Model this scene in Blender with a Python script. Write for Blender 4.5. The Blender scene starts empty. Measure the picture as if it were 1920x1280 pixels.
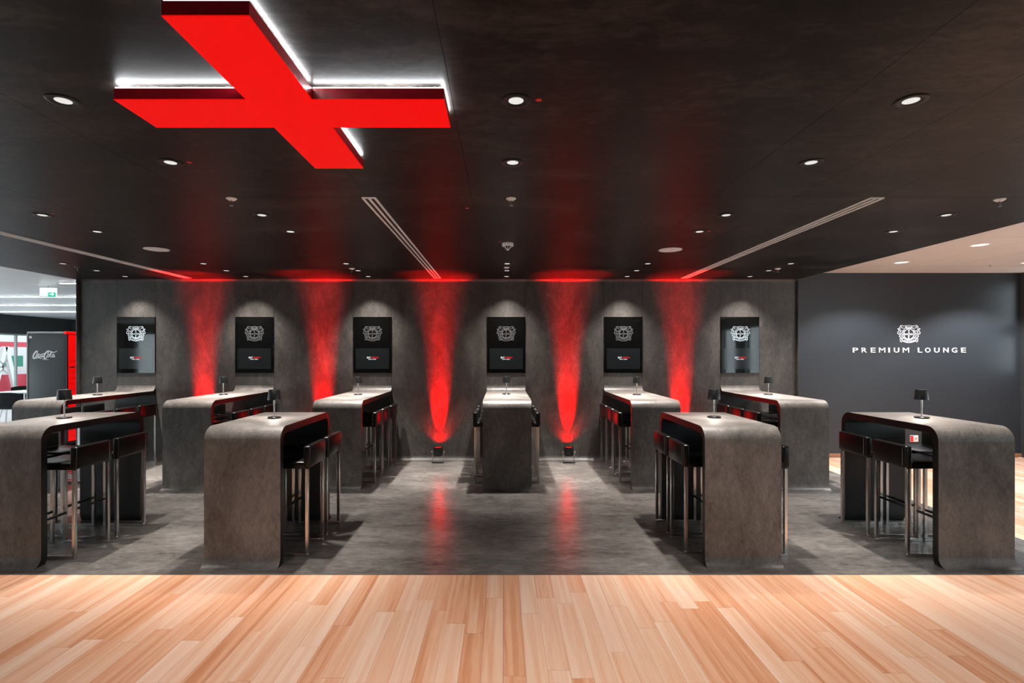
import bpy, bmesh, math, random
from mathutils import Vector, Matrix

random.seed(7)
SC = bpy.context.scene
COL = SC.collection
PI = math.pi

# ------------------------------------------------------------------ camera
F_PX = 1000.0
cam_d = bpy.data.cameras.new('camera')
cam_d.sensor_width = 36.0
cam_d.lens = F_PX / 1920.0 * 36.0
cam_d.shift_x = 18.0 / 1920.0
cam_d.shift_y = 23.0 / 1920.0
cam_d.clip_start = 0.05
cam = bpy.data.objects.new('camera', cam_d)
cam.location = (0, 0, 1.6)
cam.rotation_euler = (PI / 2, 0, 0)
COL.objects.link(cam)
SC.camera = cam

# ------------------------------------------------------------------ world (overcast daylight)
W = bpy.data.worlds.new('world')
SC.world = W
W.use_nodes = True
W.node_tree.nodes['Background'].inputs[0].default_value = (0.86, 0.94, 1.0, 1)
W.node_tree.nodes['Background'].inputs[1].default_value = 2.4

# ------------------------------------------------------------------ exposure
SC.view_settings.view_transform = 'Standard'
SC.view_settings.look = 'None'
SC.view_settings.exposure = 0.0
SC.view_settings.gamma = 1.0
SC.view_settings.use_curve_mapping = False

# light levels
SKY_L = 2.0         # radiance of the overcast sky in the windows
P_WOOD = 56.0       # downlights over the timber floor
P_ROOM = 270.0      # downlights over the front tables
P_WALL = 370.0       # downlights over the wall tables
P_SIDE = 110.0       # downlights in the pale ceiling
P_RED = 6000.0       # red floor uplights
P_LAMP = 2.0        # battery table lamps
WARM = (1.0, 0.93, 0.86)

def daylight(x, y, z, sx, sy, rot):
    """overcast sky filling one window opening"""
    d = bpy.data.lights.new('window_daylight', 'AREA')
    d.shape = 'RECTANGLE'; d.size = sx; d.size_y = sy
    d.energy = SKY_L * PI * sx * sy; d.color = (0.86, 0.94, 1.0)
    o = bpy.data.objects.new('window_daylight', d)
    o.location = (x, y, z); o.rotation_euler = rot
    COL.objects.link(o)
    return o

# ------------------------------------------------------------------ dimensions
CEIL = 2.715        # dark ceiling
CEIL_R = 2.85       # pale ceiling to the right
CEIL_L = 2.75       # pale ceiling to the left
WY = 8.0            # panelled back wall
WXL, WXR = -6.34, 4.41
RY = 8.25           # slate wall on the right
RX = 8.02           # window wall on the right
LX = -14.5          # glazed wall on the left
BY = -4.6           # wall behind the camera
FY = 3.86           # where grey floor meets timber
TH = 1.045          # table height
TW = 0.576
TXS = [-5.49, -3.716, -1.948, 0.056, 1.812, 3.56]

# ------------------------------------------------------------------ helpers
def tag(o, label=None, cat=None, group=None, kind=None):
    if label: o['label'] = label
    if cat: o['category'] = cat
    if group: o['group'] = group
    if kind: o['kind'] = kind
    return o

def empty(name, loc=(0, 0, 0), rz=0.0):
    o = bpy.data.objects.new(name, None)
    o.empty_display_size = 0.1
    o.location = loc; o.rotation_euler = (0, 0, rz)
    COL.objects.link(o)
    return o

def link(name, me, parent=None, loc=(0, 0, 0), rot=(0, 0, 0)):
    o = bpy.data.objects.new(name, me)
    o.location = loc; o.rotation_euler = rot
    if parent is not None: o.parent = parent
    COL.objects.link(o)
    return o

def copy_tree(o, parent=None):
    c = o.copy()
    COL.objects.link(c)
    c.parent = parent
    for ch in o.children:
        copy_tree(ch, c)
    return c

def finish(bm, name, mats, smooth=None):
    me = bpy.data.meshes.new(name)
    bmesh.ops.recalc_face_normals(bm, faces=bm.faces[:])
    bm.to_mesh(me); bm.free()
    for m in (mats if isinstance(mats, (list, tuple)) else [mats]):
        me.materials.append(m)
    if smooth:
        for p in me.polygons: p.use_smooth = True
        me.set_sharp_from_angle(angle=math.radians(smooth))
    return me

def add_box(bm, x0, x1, y0, y1, z0, z1, mi=0, bevel=0.0, seg=2):
    vs = [bm.verts.new(p) for p in ((x0, y0, z0), (x1, y0, z0), (x1, y1, z0), (x0, y1, z0),
                                    (x0, y0, z1), (x1, y0, z1), (x1, y1, z1), (x0, y1, z1))]
    fs = [bm.faces.new([vs[i] for i in q]) for q in
          ((3, 2, 1, 0), (4, 5, 6, 7), (0, 1, 5, 4), (1, 2, 6, 5), (2, 3, 7, 6), (3, 0, 4, 7))]
    for f in fs: f.material_index = mi
    if bevel:
        es = list({e for f in fs for e in f.edges})
        r = bmesh.ops.bevel(bm, geom=es, offset=bevel, segments=seg, profile=0.5, affect='EDGES')
        for f in r['faces']: f.material_index = mi

def box_me(name, dims, mat, bevel=0.0, seg=2):
    bm = bmesh.new()
    add_box(bm, *dims, bevel=bevel, seg=seg)
    return finish(bm, name, mat, 40 if bevel else None)

def add_lathe(bm, prof, n=32, c=(0, 0, 0), mi=0):
    rings = []
    for r, z in prof:
        if r < 1e-6:
            rings.append([bm.verts.new((c[0], c[1], c[2] + z))])
        else:
            rings.append([bm.verts.new((c[0] + r * math.cos(2 * PI * k / n), c[1] + r * math.sin(2 * PI * k / n), c[2] + z)) for k in range(n)])
    for a, b in zip(rings, rings[1:]):
        for k in range(n):
            k2 = (k + 1) % n
            if len(a) == 1 and len(b) == 1: continue
            if len(a) == 1: f = bm.faces.new((a[0], b[k], b[k2]))
            elif len(b) == 1: f = bm.faces.new((a[k], a[k2], b[0]))
            else: f = bm.faces.new((a[k], a[k2], b[k2], b[k]))
            f.material_index = mi

def lathe_me(name, prof, mat, n=32, smooth=40):
    bm = bmesh.new(); add_lathe(bm, prof, n)
    return finish(bm, name, mat, smooth)

def add_strip_solid(bm, pairs, x0, x1, mi_out=0, mi_in=0, mi_cap=0):
    """pairs: (outer yz, inner yz); solid swept from x0 to x1"""
    L = [(bm.verts.new((x0, *a)), bm.verts.new((x0, *b))) for a, b in pairs]
    R = [(bm.verts.new((x1, *a)), bm.verts.new((x1, *b))) for a, b in pairs]
    for i in range(len(pairs) - 1):
        for vs, mi in (((L[i][0], L[i + 1][0], R[i + 1][0], R[i][0]), mi_out),
                       ((L[i][1], R[i][1], R[i + 1][1], L[i + 1][1]), mi_in),
                       ((L[i][0], L[i][1], L[i + 1][1], L[i + 1][0]), mi_cap),
                       ((R[i][0], R[i + 1][0], R[i + 1][1], R[i][1]), mi_cap)):
            f = bm.faces.new(vs); f.material_index = mi
    for k in (0, -1):
        f = bm.faces.new((L[k][0], R[k][0], R[k][1], L[k][1])); f.material_index = mi_cap

def add_ribbon(bm, pts, w, depth=0.002, closed=False, mi=0, y=0.0):
    """flat raised line in the xz plane (front faces -y)"""
    n = len(pts)
    P = [Vector(p) for p in pts]
    A, B = [], []
    for i in range(n):
        if closed: d = P[(i + 1) % n] - P[i - 1]
        elif i == 0: d = P[1] - P[0]
        elif i == n - 1: d = P[-1] - P[-2]
        else: d = P[i + 1] - P[i - 1]
        if d.length < 1e-9: d = Vector((1, 0))
        d.normalize()
        ww = w[i] if isinstance(w, (list, tuple)) else w
        nrm = Vector((-d.y, d.x)) * ww * 0.5
        A.append(P[i] + nrm); B.append(P[i] - nrm)
    va = [bm.verts.new((p.x, y - depth, p.y)) for p in A]
    vb = [bm.verts.new((p.x, y - depth, p.y)) for p in B]
    wa = [bm.verts.new((p.x, y, p.y)) for p in A]
    wb = [bm.verts.new((p.x, y, p.y)) for p in B]
    rng = range(n if closed else n - 1)
    for i in rng:
        j = (i + 1) % n
        for q in ((va[i], vb[i], vb[j], va[j]), (va[i], va[j], wa[j], wa[i]), (vb[i], wb[i], wb[j], vb[j])):
            try:
                f = bm.faces.new(q); f.material_index = mi
            except ValueError: pass

def smooth_pts(pts, k=6):
    """Catmull-Rom through 2-D points"""
    out = []
    n = len(pts)
    for i in range(n - 1):
        p0 = Vector(pts[max(i - 1, 0)]); p1 = Vector(pts[i]); p2 = Vector(pts[i + 1]); p3 = Vector(pts[min(i + 2, n - 1)])
        for s in range(k):
            t = s / k
            out.append(tuple(0.5 * ((2 * p1) + (p2 - p0) * t + (2 * p0 - 5 * p1 + 4 * p2 - p3) * t * t + (3 * p1 - p0 - 3 * p2 + p3) * t ** 3)))
    out.append(tuple(pts[-1]))
    return out

def text_me(body, mat, width=None, height=None, extrude=0.002, bold=0.0, shear=0.0):
    """text as a mesh in the xz plane, centred in x, base at z=0; scaled to width/height"""
    cu = bpy.data.curves.new('txt', 'FONT')
    cu.body = body; cu.size = 1.0; cu.offset = bold; cu.shear = shear
    cu.resolution_u = 3
    cu.extrude = 0.01
    o = bpy.data.objects.new('txt', cu)
    COL.objects.link(o)
    bpy.context.view_layer.update()
    me = bpy.data.meshes.new_from_object(o.evaluated_get(bpy.context.evaluated_depsgraph_get()))
    bpy.data.objects.remove(o); bpy.data.curves.remove(cu)
    xs = [v.co.x for v in me.vertices]; ys = [v.co.y for v in me.vertices]
    x0, x1, y0, y1 = min(xs), max(xs), min(ys), max(ys)
    sy = height / (y1 - y0) if height else None
    sx = width / (x1 - x0) if width else sy
    if sy is None: sy = sx
    for v in me.vertices:
        v.co = Vector(((v.co.x - (x0 + x1) / 2) * sx, (-extrude if v.co.z > 0 else 0.0), (v.co.y - y0) * sy))
    me.materials.clear(); me.materials.append(mat)
    return me

# ------------------------------------------------------------------ materials
def new_mat(name):
    m = bpy.data.materials.new(name); m.use_nodes = True
    nt = m.node_tree
    return m, nt, nt.nodes['Principled BSDF']

def plain(name, col, rough=0.5, metal=0.0, emit=None, es=0.0, spec=0.5, coat=0.0):
    m, nt, b = new_mat(name)
    b.inputs['Base Color'].default_value = (*col, 1)
    b.inputs['Roughness'].default_value = rough
    b.inputs['Metallic'].default_value = metal
    b.inputs['Specular IOR Level'].default_value = spec
    b.inputs['Coat Weight'].default_value = coat
    if emit:
        b.inputs['Emission Color'].default_value = (*emit, 1)
        b.inputs['Emission Strength'].default_value = es
    # faint procedural variation in the finish
    n = nt.nodes.new('ShaderNodeTexNoise'); n.inputs['Scale'].default_value = 35
    mr = nt.nodes.new('ShaderNodeMapRange')
    mr.inputs['To Min'].default_value = max(0.0, rough - 0.04); mr.inputs['To Max'].default_value = min(1.0, rough + 0.04)
    nt.links.new(n.outputs['Fac'], mr.inputs['Value']); nt.links.new(mr.outputs[0], b.inputs['Roughness'])
    return m

def concrete(name, dark, mid, light, rough, stretch=(1, 1, 1), bump=0.15, scale=2.2, spec=0.5, fine=26.0, rv=0.07, dist=0.6):
    m, nt, b = new_mat(name)
    N, L = nt.nodes, nt.links
    geo = N.new('ShaderNodeNewGeometry')
    mp = N.new('ShaderNodeMapping'); mp.inputs['Scale'].default_value = stretch
    L.new(geo.outputs['Position'], mp.inputs['Vector'])
    n1 = N.new('ShaderNodeTexNoise'); n1.inputs['Scale'].default_value = scale; n1.inputs['Detail'].default_value = 9; n1.inputs['Roughness'].default_value = 0.68
    n1.inputs['Distortion'].default_value = dist
    n2 = N.new('ShaderNodeTexNoise'); n2.inputs['Scale'].default_value = fine; n2.inputs['Detail'].default_value = 6; n2.inputs['Roughness'].default_value = 0.7
    n2.inputs['Distortion'].default_value = 2 * dist
    for n in (n1, n2): L.new(mp.outputs[0], n.inputs['Vector'])
    mx = N.new('ShaderNodeMix'); mx.data_type = 'FLOAT'; mx.inputs[0].default_value = 0.42
    L.new(n1.outputs['Fac'], mx.inputs[2]); L.new(n2.outputs['Fac'], mx.inputs[3])
    cr = N.new('ShaderNodeValToRGB')
    e = cr.color_ramp.elements
    e[0].position = 0.36; e[0].color = (*dark, 1)
    e[1].position = 0.66; e[1].color = (*light, 1)
    k = cr.color_ramp.elements.new(0.5); k.color = (*mid, 1)
    L.new(mx.outputs[0], cr.inputs[0]); L.new(cr.outputs[0], b.inputs['Base Color'])
    mr = N.new('ShaderNodeMapRange'); mr.inputs['From Min'].default_value = 0.3; mr.inputs['From Max'].default_value = 0.7
    mr.inputs['To Min'].default_value = rough - rv; mr.inputs['To Max'].default_value = rough + rv
    L.new(n1.outputs['Fac'], mr.inputs['Value']); L.new(mr.outputs[0], b.inputs['Roughness'])
    b.inputs['Specular IOR Level'].default_value = spec
    bp = N.new('ShaderNodeBump'); bp.inputs['Strength'].default_value = bump; bp.inputs['Distance'].default_value = 0.004
    L.new(mx.outputs[0], bp.inputs['Height']); L.new(bp.outputs[0], b.inputs['Normal'])
    return m

def wood_mat():
    m, nt, b = new_mat('timber_planks')
    N, L = nt.nodes, nt.links
    geo = N.new('ShaderNodeNewGeometry'); oi = N.new('ShaderNodeObjectInfo')
    rnd = N.new('ShaderNodeMath'); rnd.operation = 'ADD'
    L.new(geo.outputs['Random Per Island'], rnd.inputs[0]); L.new(oi.outputs['Random'], rnd.inputs[1])
    fr = N.new('ShaderNodeMath'); fr.operation = 'FRACT'; L.new(rnd.outputs[0], fr.inputs[0])
    off = N.new('ShaderNodeVectorMath'); off.operation = 'SCALE'; off.inputs[0].default_value = (3.1, 17.0, 5.0)
    L.new(fr.outputs[0], off.inputs['Scale'])
    ad = N.new('ShaderNodeVectorMath'); ad.operation = 'ADD'
    L.new(geo.outputs['Position'], ad.inputs[0]); L.new(off.outputs[0], ad.inputs[1])
    mp = N.new('ShaderNodeMapping'); mp.inputs['Scale'].default_value = (22, 0.55, 1)
    L.new(ad.outputs[0], mp.inputs['Vector'])
    n1 = N.new('ShaderNodeTexNoise'); n1.inputs['Scale'].default_value = 1.0; n1.inputs['Detail'].default_value = 5; n1.inputs['Distortion'].default_value = 0.5
    L.new(mp.outputs[0], n1.inputs['Vector'])
    mp2 = N.new('ShaderNodeMapping'); mp2.inputs['Scale'].default_value = (70, 2.2, 1)
    L.new(ad.outputs[0], mp2.inputs['Vector'])
    n2 = N.new('ShaderNodeTexNoise'); n2.inputs['Scale'].default_value = 1.0; n2.inputs['Detail'].default_value = 4; n2.inputs['Distortion'].default_value = 1.5
    L.new(mp2.outputs[0], n2.inputs['Vector'])
    a1 = N.new('ShaderNodeMath'); a1.operation = 'MULTIPLY_ADD'; a1.inputs[1].default_value = 0.85; a1.inputs[2].default_value = -0.19
    L.new(n1.outputs['Fac'], a1.inputs[0])
    a2 = N.new('ShaderNodeMath'); a2.operation = 'MULTIPLY_ADD'; a2.inputs[1].default_value = 0.32
    L.new(fr.outputs[0], a2.inputs[0]); L.new(a1.outputs[0], a2.inputs[2])
    a3 = N.new('ShaderNodeMath'); a3.operation = 'MULTIPLY_ADD'; a3.inputs[1].default_value = 0.34
    L.new(n2.outputs['Fac'], a3.inputs[0]); L.new(a2.outputs[0], a3.inputs[2])
    cr = N.new('ShaderNodeValToRGB'); e = cr.color_ramp.elements
    e[0].position = 0.22; e[0].color = (0.52, 0.20, 0.088, 1)
    e[1].position = 0.80; e[1].color = (0.81, 0.585, 0.455, 1)
    k = e.new(0.42); k.color = (0.67, 0.325, 0.185, 1)
    k = e.new(0.58); k.color = (0.75, 0.45, 0.305, 1)
    L.new(a3.outputs[0], cr.inputs[0]); L.new(cr.outputs[0], b.inputs['Base Color'])
    b.inputs['Roughness'].default_value = 0.33
    b.inputs['Specular IOR Level'].default_value = 0.4
    bp = N.new('ShaderNodeBump'); bp.inputs['Strength'].default_value = 0.05; bp.inputs['Distance'].default_value = 0.002
    L.new(n2.outputs['Fac'], bp.inputs['Height']); L.new(bp.outputs[0], b.inputs['Normal'])
    return m

def emission(name, col, s):
    m = bpy.data.materials.new(name); m.use_nodes = True
    nt = m.node_tree; nt.nodes.clear()
    e = nt.nodes.new('ShaderNodeEmission'); e.inputs[0].default_value = (*col, 1); e.inputs[1].default_value = s
    o = nt.nodes.new('ShaderNodeOutputMaterial'); nt.links.new(e.outputs[0], o.inputs[0])
    return m

def glass_mat():
    m = bpy.data.materials.new('window_glass'); m.use_nodes = True
    nt = m.node_tree; nt.nodes.clear()
    t = nt.nodes.new('ShaderNodeBsdfTransparent'); t.inputs[0].default_value = (0.93, 0.97, 0.97, 1)
    g = nt.nodes.new('ShaderNodeBsdfGlossy'); g.inputs['Roughness'].default_value = 0.02
    lw_ = nt.nodes.new('ShaderNodeLayerWeight'); lw_.inputs['Blend'].default_value = 0.5
    fr = nt.nodes.new('ShaderNodeMapRange'); fr.inputs['To Min'].default_value = 0.05; fr.inputs['To Max'].default_value = 0.5
    pw = nt.nodes.new('ShaderNodeMath'); pw.operation = 'POWER'; pw.inputs[1].default_value = 4.0
    nt.links.new(lw_.outputs['Facing'], pw.inputs[0]); nt.links.new(pw.outputs[0], fr.inputs['Value'])
    mx = nt.nodes.new('ShaderNodeMixShader'); o = nt.nodes.new('ShaderNodeOutputMaterial')
    nt.links.new(fr.outputs[0], mx.inputs[0]); nt.links.new(t.outputs[0], mx.inputs[1]); nt.links.new(g.outputs[0], mx.inputs[2])
    nt.links.new(mx.outputs[0], o.inputs[0])
    return m

M = {}
M['wall'] = concrete('wall_concrete_laminate', (0.022, 0.0197, 0.0178), (0.056, 0.051, 0.047), (0.118, 0.108, 0.099), 0.46, (1.2, 1.2, 0.55), 0.12, 2.0)
M['table'] = concrete('table_concrete_laminate', (0.048, 0.043, 0.0395), (0.118, 0.107, 0.099), (0.215, 0.198, 0.185), 0.40, (1.2, 1.2, 0.6), 0.15, 2.4, fine=30)
M['ceil'] = concrete('ceiling_concrete_laminate', (0.0015, 0.0013, 0.0012), (0.0085, 0.0073, 0.0064), (0.045, 0.039, 0.035), 0.40, (0.7, 1.6, 1), 0.10, 1.7, spec=0.12, fine=11, rv=0.012)
M['floor'] = concrete('grey_vinyl_floor', (0.058, 0.053, 0.049), (0.115, 0.107, 0.100), (0.20, 0.188, 0.178), 0.25, (1, 2.2, 1), 0.03, 1.3, spec=0.45, fine=9, rv=0.02, dist=0.15)
M['wood'] = wood_mat()
M['edge'] = plain('black_edge_band', (0.006, 0.006, 0.006), 0.35)
M['inner'] = plain('shaded_laminate_underside', (0.022, 0.024, 0.025), 0.38)  # similar laminate, with the shade inside the slab put into its dark colour
M['leather'] = plain('black_leather', (0.004, 0.004, 0.004), 0.30, spec=0.35)
M['stitch'] = plain('silver_stitching', (0.45, 0.44, 0.42), 0.4)
M['steel'] = plain('brushed_steel', (0.62, 0.60, 0.58), 0.24, 1.0)
M['blackmetal'] = plain('black_metal', (0.012, 0.012, 0.012), 0.3)
M['ring'] = plain('black_light_rim', (0.0025, 0.0025, 0.0025), 0.35, spec=0.25)
M['shade'] = plain('black_lamp_shade', (0.006, 0.0065, 0.007), 0.28)
M['lampglow'] = emission('lamp_diffuser', (1.0, 0.93, 0.85), 14)
M['dl'] = emission('downlight_glow', (1.0, 0.97, 0.90), 0.85)
M['white'] = plain('white_plastic', (0.88, 0.87, 0.86), 0.45)
M['whiteceil'] = plain('pale_ceiling_board', (0.74, 0.70, 0.67), 0.5)
M['whiteceil_l'] = plain('white_ceiling_board', (0.80, 0.82, 0.83), 0.35)
M['black'] = plain('matt_black', (0.004, 0.004, 0.004), 0.7)
M['slate'] = plain('dark_slate_paint', (0.033, 0.039, 0.047), 0.42)
M['greywall'] = plain('dark_grey_paint', (0.045, 0.05, 0.052), 0.5)
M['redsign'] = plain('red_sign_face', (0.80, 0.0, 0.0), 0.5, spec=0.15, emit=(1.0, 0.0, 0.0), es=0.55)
M['redside'] = plain('red_sign_side', (0.32, 0.002, 0.010), 0.35)
M['led'] = emission('white_led_strip', (0.90, 0.97, 1.0), 75)
M['redglow'] = emission('red_led_lens', (1.0, 0.01, 0.01), 3.0)
M['redmark'] = plain('red_marker', (0.75, 0.03, 0.03), 0.5)
M['screen'] = plain('black_screen_glass', (0.003, 0.003, 0.003), 0.03, spec=0.6)
M['display'] = plain('dim_display', (0.008, 0.009, 0.010), 0.06, emit=(0.9, 1.0, 1.0), es=0.0055, spec=0.6)
M['pixwhite'] = emission('display_white', (0.95, 0.97, 1.0), 0.9)
M['pixred'] = emission('display_red', (0.85, 0.02, 0.02), 0.9)
M['crest'] = plain('mirror_silver_print', (0.75, 0.76, 0.78), 0.15, 0.9)
M['letter'] = plain('white_letter', (0.85, 0.87, 0.90), 0.5, emit=(0.9, 0.95, 1.0), es=0.08)  # faint emission brightens the white; the letters themselves are no lamps
M['fridge'] = plain('dark_grey_cooler', (0.030, 0.034, 0.036), 0.35)
M['fridgetop'] = plain('pale_grey_metal', (0.45, 0.47, 0.48), 0.35)
M['redpanel'] = plain('red_lit_door', (0.8, 0.003, 0.003), 0.3, emit=(1.0, 0.0, 0.0), es=0.75)
M['darkred'] = plain('dark_red_line', (0.25, 0.0, 0.0), 0.4)
M['glass'] = glass_mat()
M['frame'] = plain('pale_grey_frame', (0.50, 0.54, 0.54), 0.4)
M['exitgreen'] = emission('exit_green', (0.05, 0.62, 0.45), 1.0)
M['exitwhite'] = emission('exit_white', (0.95, 1.0, 0.98), 1.6)
M['tube'] = emission('ceiling_line_light', (0.95, 0.98, 1.0), 38.0)
M['chair'] = plain('dark_grey_shell', (0.030, 0.036, 0.038), 0.4)
M['tabletop'] = plain('white_laminate', (0.75, 0.78, 0.78), 0.4)
M['extwhite'] = plain('white_paint_outdoors', (0.80, 0.82, 0.82), 0.6)
M['extred'] = plain('red_paint_outdoors', (0.62, 0.05, 0.08), 0.6)
M['extgreen'] = plain('green_paint_outdoors', (0.05, 0.35, 0.25), 0.6)
M['extgrey'] = plain('grey_paving', (0.35, 0.36, 0.36), 0.8)
M['skirt'] = plain('timber_skirting', (0.42, 0.20, 0.11), 0.4)

# ------------------------------------------------------------------ floors
fl = link('floor', box_me('floor', (-6.4, 4.48, FY, WY + 0.3, -0.05, 0.0), M['floor']))
tag(fl, 'dark grey concrete-look vinyl floor under the bar tables', None, None, 'structure')
bm = bmesh.new()
add_box(bm, LX, RX, BY, FY - 0.0015, -0.05, -0.012)
add_box(bm, 4.4815, RX, FY - 0.0015, 8.6, -0.05, -0.012)
fw = link('floor_wood', finish(bm, 'floor_wood', M['black']))
tag(fw, 'peach timber strip floor in front of the grey area', None, None, 'structure')

bm = bmesh.new()
add_box(bm, LX, -6.4015, FY - 0.0015, 18.0, -0.05, -0.0005)
add_box(bm, -6.4015, -4.9, WY + 0.3015, 18.0, -0.05, -0.0005)
tag(link('floor_left', finish(bm, 'floor_left', plain('pale_grey_floor', (0.62, 0.64, 0.65), 0.25))), 'pale grey floor of the side room', None, None, 'structure')

PW = 0.112
plank_me = box_me('plank', (0, 1, 0, 1, -0.011, 0.0), M['wood'])
planks = []
def cols(x0, x1, y0, y1, lo, hi):
    x = x0
    while x < x1 - 1e-6:
        w = min(PW, x1 - x)
        y = y1
        first = True
        while y > y0 + 1e-6:
            l = random.uniform(lo, hi) * (random.uniform(0.25, 1) if first else 1)
            first = False
            yy = max(y0, y - l)
            if yy - y0 < 0.18: yy = y0
            planks.append((x, yy, w, y - yy)); y = yy
        x += PW
cols(-4.14, 4.4815, 2.35, FY, 0.75, 1.5)
vis = []
rest = []
for p in planks:
    ymax = p[1] + p[3]
    (vis if (-0.97 * ymax < p[0] + p[2] and p[0] < 1.0 * ymax) else rest).append(p)
planks = []
cols(4.4815, RX, FY, RY - 0.02, 1.3, 1.9)
planks.sort(key=lambda p: p[0] / (p[1] + p[3]))
n_more = max(0, 300 - len(vis))
vis += planks[:n_more]; rest += planks[n_more:]
planks = []
cols(4.4815, RX, 0.0, FY, 1.3, 2.2)
cols(-9.0, -4.14, -0.5, FY, 1.3, 2.2)
cols(-4.14, 4.4815, -0.5, 2.35, 1.0, 2.0)
rest += planks
for (x, y, w, l) in vis[:300]:
    o = link('plank', plank_me, fw, (x + 0.0005, y + 0.0006, -random.uniform(0, 0.0004)))
    o.scale = (w - 0.001, l - 0.0012, 1)
bm = bmesh.new()
for (x, y, w, l) in rest:
    add_box(bm, x + 0.0005, x + w - 0.0005, y + 0.0006, y + l - 0.0006, -0.0115, -0.0003)
tag(link('plank_field', finish(bm, 'plank_field', M['wood']), fw), None, None, None, 'stuff')

# ------------------------------------------------------------------ panelled back wall with coves at floor and ceiling
wb = link('wall_back', box_me('wall_back', (WXL + 0.02, WXR - 0.012, WY + 0.03, WY + 0.25, 0.0, CEIL), M['black']))
tag(wb, 'dark concrete-look panelled wall behind the tables', None, None, 'structure')
def wall_pairs():
    ps = []
    r = 0.085; t = 0.028
    for k in range(9):
        a = -PI / 2 + (PI / 2) * k / 8
        ps.append(((WY - r + r * math.cos(a), r + r * math.sin(a) + 0.0008), (WY + t, max(0.0008, (r * k / 8)))))
    r2 = 0.05
    for k in range(7):
        a = (PI / 2) * k / 6
        ps.append(((WY - r2 + r2 * math.cos(a), CEIL - r2 + r2 * math.sin(a)), (WY + t, CEIL - r2 + r2 * k / 6)))
    return ps
edges = [WXL]
for x in TXS: edges += [x - TW / 2, x + TW / 2]
edges.append(WXR)
for a, b in zip(edges, edges[1:]):
    bm = bmesh.new()
    add_strip_solid(bm, wall_pairs(), a + 0.0015, b - 0.0015, 0, 0, 0)
    link('wall_panel', finish(bm, 'wall_panel', [M['wall']], 35), wb)
# end return on the left and right
link('wall_end', box_me('wall_end', (WXL - 0.02, WXL, WY - 0.05, WY + 0.25, 0.0, CEIL), M['wall'], 0.004), wb)
link('wall_end', box_me('wall_end', (WXR, WXR + 0.012, WY - 0.04, RY - 0.002, 0.0, CEIL), M['wall'], 0.004), wb)

# ------------------------------------------------------------------ ceilings
ce = link('ceiling', box_me('ceiling', (-6.4, 4.42, BY, WY + 0.25, CEIL + 0.016, CEIL + 0.13), M['black']))
tag(ce, 'dark concrete-look panelled ceiling', None, None, 'structure')
xs = [-6.4, -4.57, -3.35, -2.15, -0.95, -0.22, 1.5, 2.08, 2.67, 4.42]
ys = [BY, -2.2, 0.8, 3.79, 6.9, WY + 0.02]
for a, b in zip(xs, xs[1:]):
    for c, d in zip(ys, ys[1:]):
        link('ceiling_panel', box_me('ceiling_panel', (a + 0.001, b - 0.001, c + 0.001, d - 0.001, CEIL, CEIL + 0.016), M['ceil']), ce)

cr_ = link('ceiling_right', box_me('ceiling_right', (4.42, RX, BY, RY + 0.1, CEIL_R + 0.012, CEIL_R + 0.1), M['skirt']))
tag(cr_, 'pale suspended ceiling over the right-hand passage', None, None, 'structure')
link('ceiling_margin', box_me('ceiling_margin', (4.42, 5.2, BY, RY, CEIL_R, CEIL_R + 0.012), M['whiteceil']), cr_)
link('ceiling_margin', box_me('ceiling_margin', (5.2, RX, 7.6, RY, CEIL_R, CEIL_R + 0.012), M['whiteceil']), cr_)
for i in range(5):
    x0 = 5.2 + 0.6 * i; x1 = min(x0 + 0.6, RX)
    y = 7.6
    for l in (1.9, 1.9, 1.9, 1.9, 1.9, 1.9):
        link('ceiling_tile', box_me('ceiling_tile', (x0 + 0.003, x1 - 0.003, max(BY, y - l + 0.003), y - 0.003, CEIL_R + 0.002, CEIL_R + 0.012), M['whiteceil']), cr_)
        y -= l

cl_ = link('ceiling_left', box_me('ceiling_left', (LX, -6.4, BY, 18.0, CEIL_L + 0.012, CEIL_L + 0.1), M['whiteceil_l']))
tag(cl_, 'white boarded ceiling of the side room', None, None, 'structure')
x = -6.4
for i in range(7):
    link('ceiling_board', box_me('ceiling_board', (x - 1.16, x - 0.003, BY, 18.0, CEIL_L, CEIL_L + 0.012), M['whiteceil_l']), cl_)
    x -= 1.16
cl2 = link('ceiling_left_rear', box_me('ceiling_left_rear', (-6.4, -5.0, WY + 0.26, 18.0, CEIL_L, CEIL_L + 0.1), M['whiteceil_l']))
tag(cl2, 'white ceiling behind the panelled wall', None, None, 'structure')
tr = link('trim_1', box_me('trim_1', (-6.42, -6.4, BY, WY - 0.06, CEIL - 0.002, CEIL_L), M['whiteceil_l']))
tag(tr, 'pale edge strip of the dark ceiling', None, None, 'structure')

# ------------------------------------------------------------------ slate wall on the right and window wall
wr = link('wall_right', box_me('wall_right', (WXR - 0.3, RX + 0.3, RY, RY + 0.15, 0.0, CEIL_R + 0.1), M['slate']))
tag(wr, 'dark slate painted wall carrying the lounge lettering', None, None, 'structure')
bb = link('baseboard_right', box_me('baseboard_right', (WXR + 0.014, RX, RY - 0.016, RY, 0.0, 0.06), M['skirt'], 0.003))
tag(bb, 'timber skirting under the slate wall', None, None, 'structure')

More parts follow.
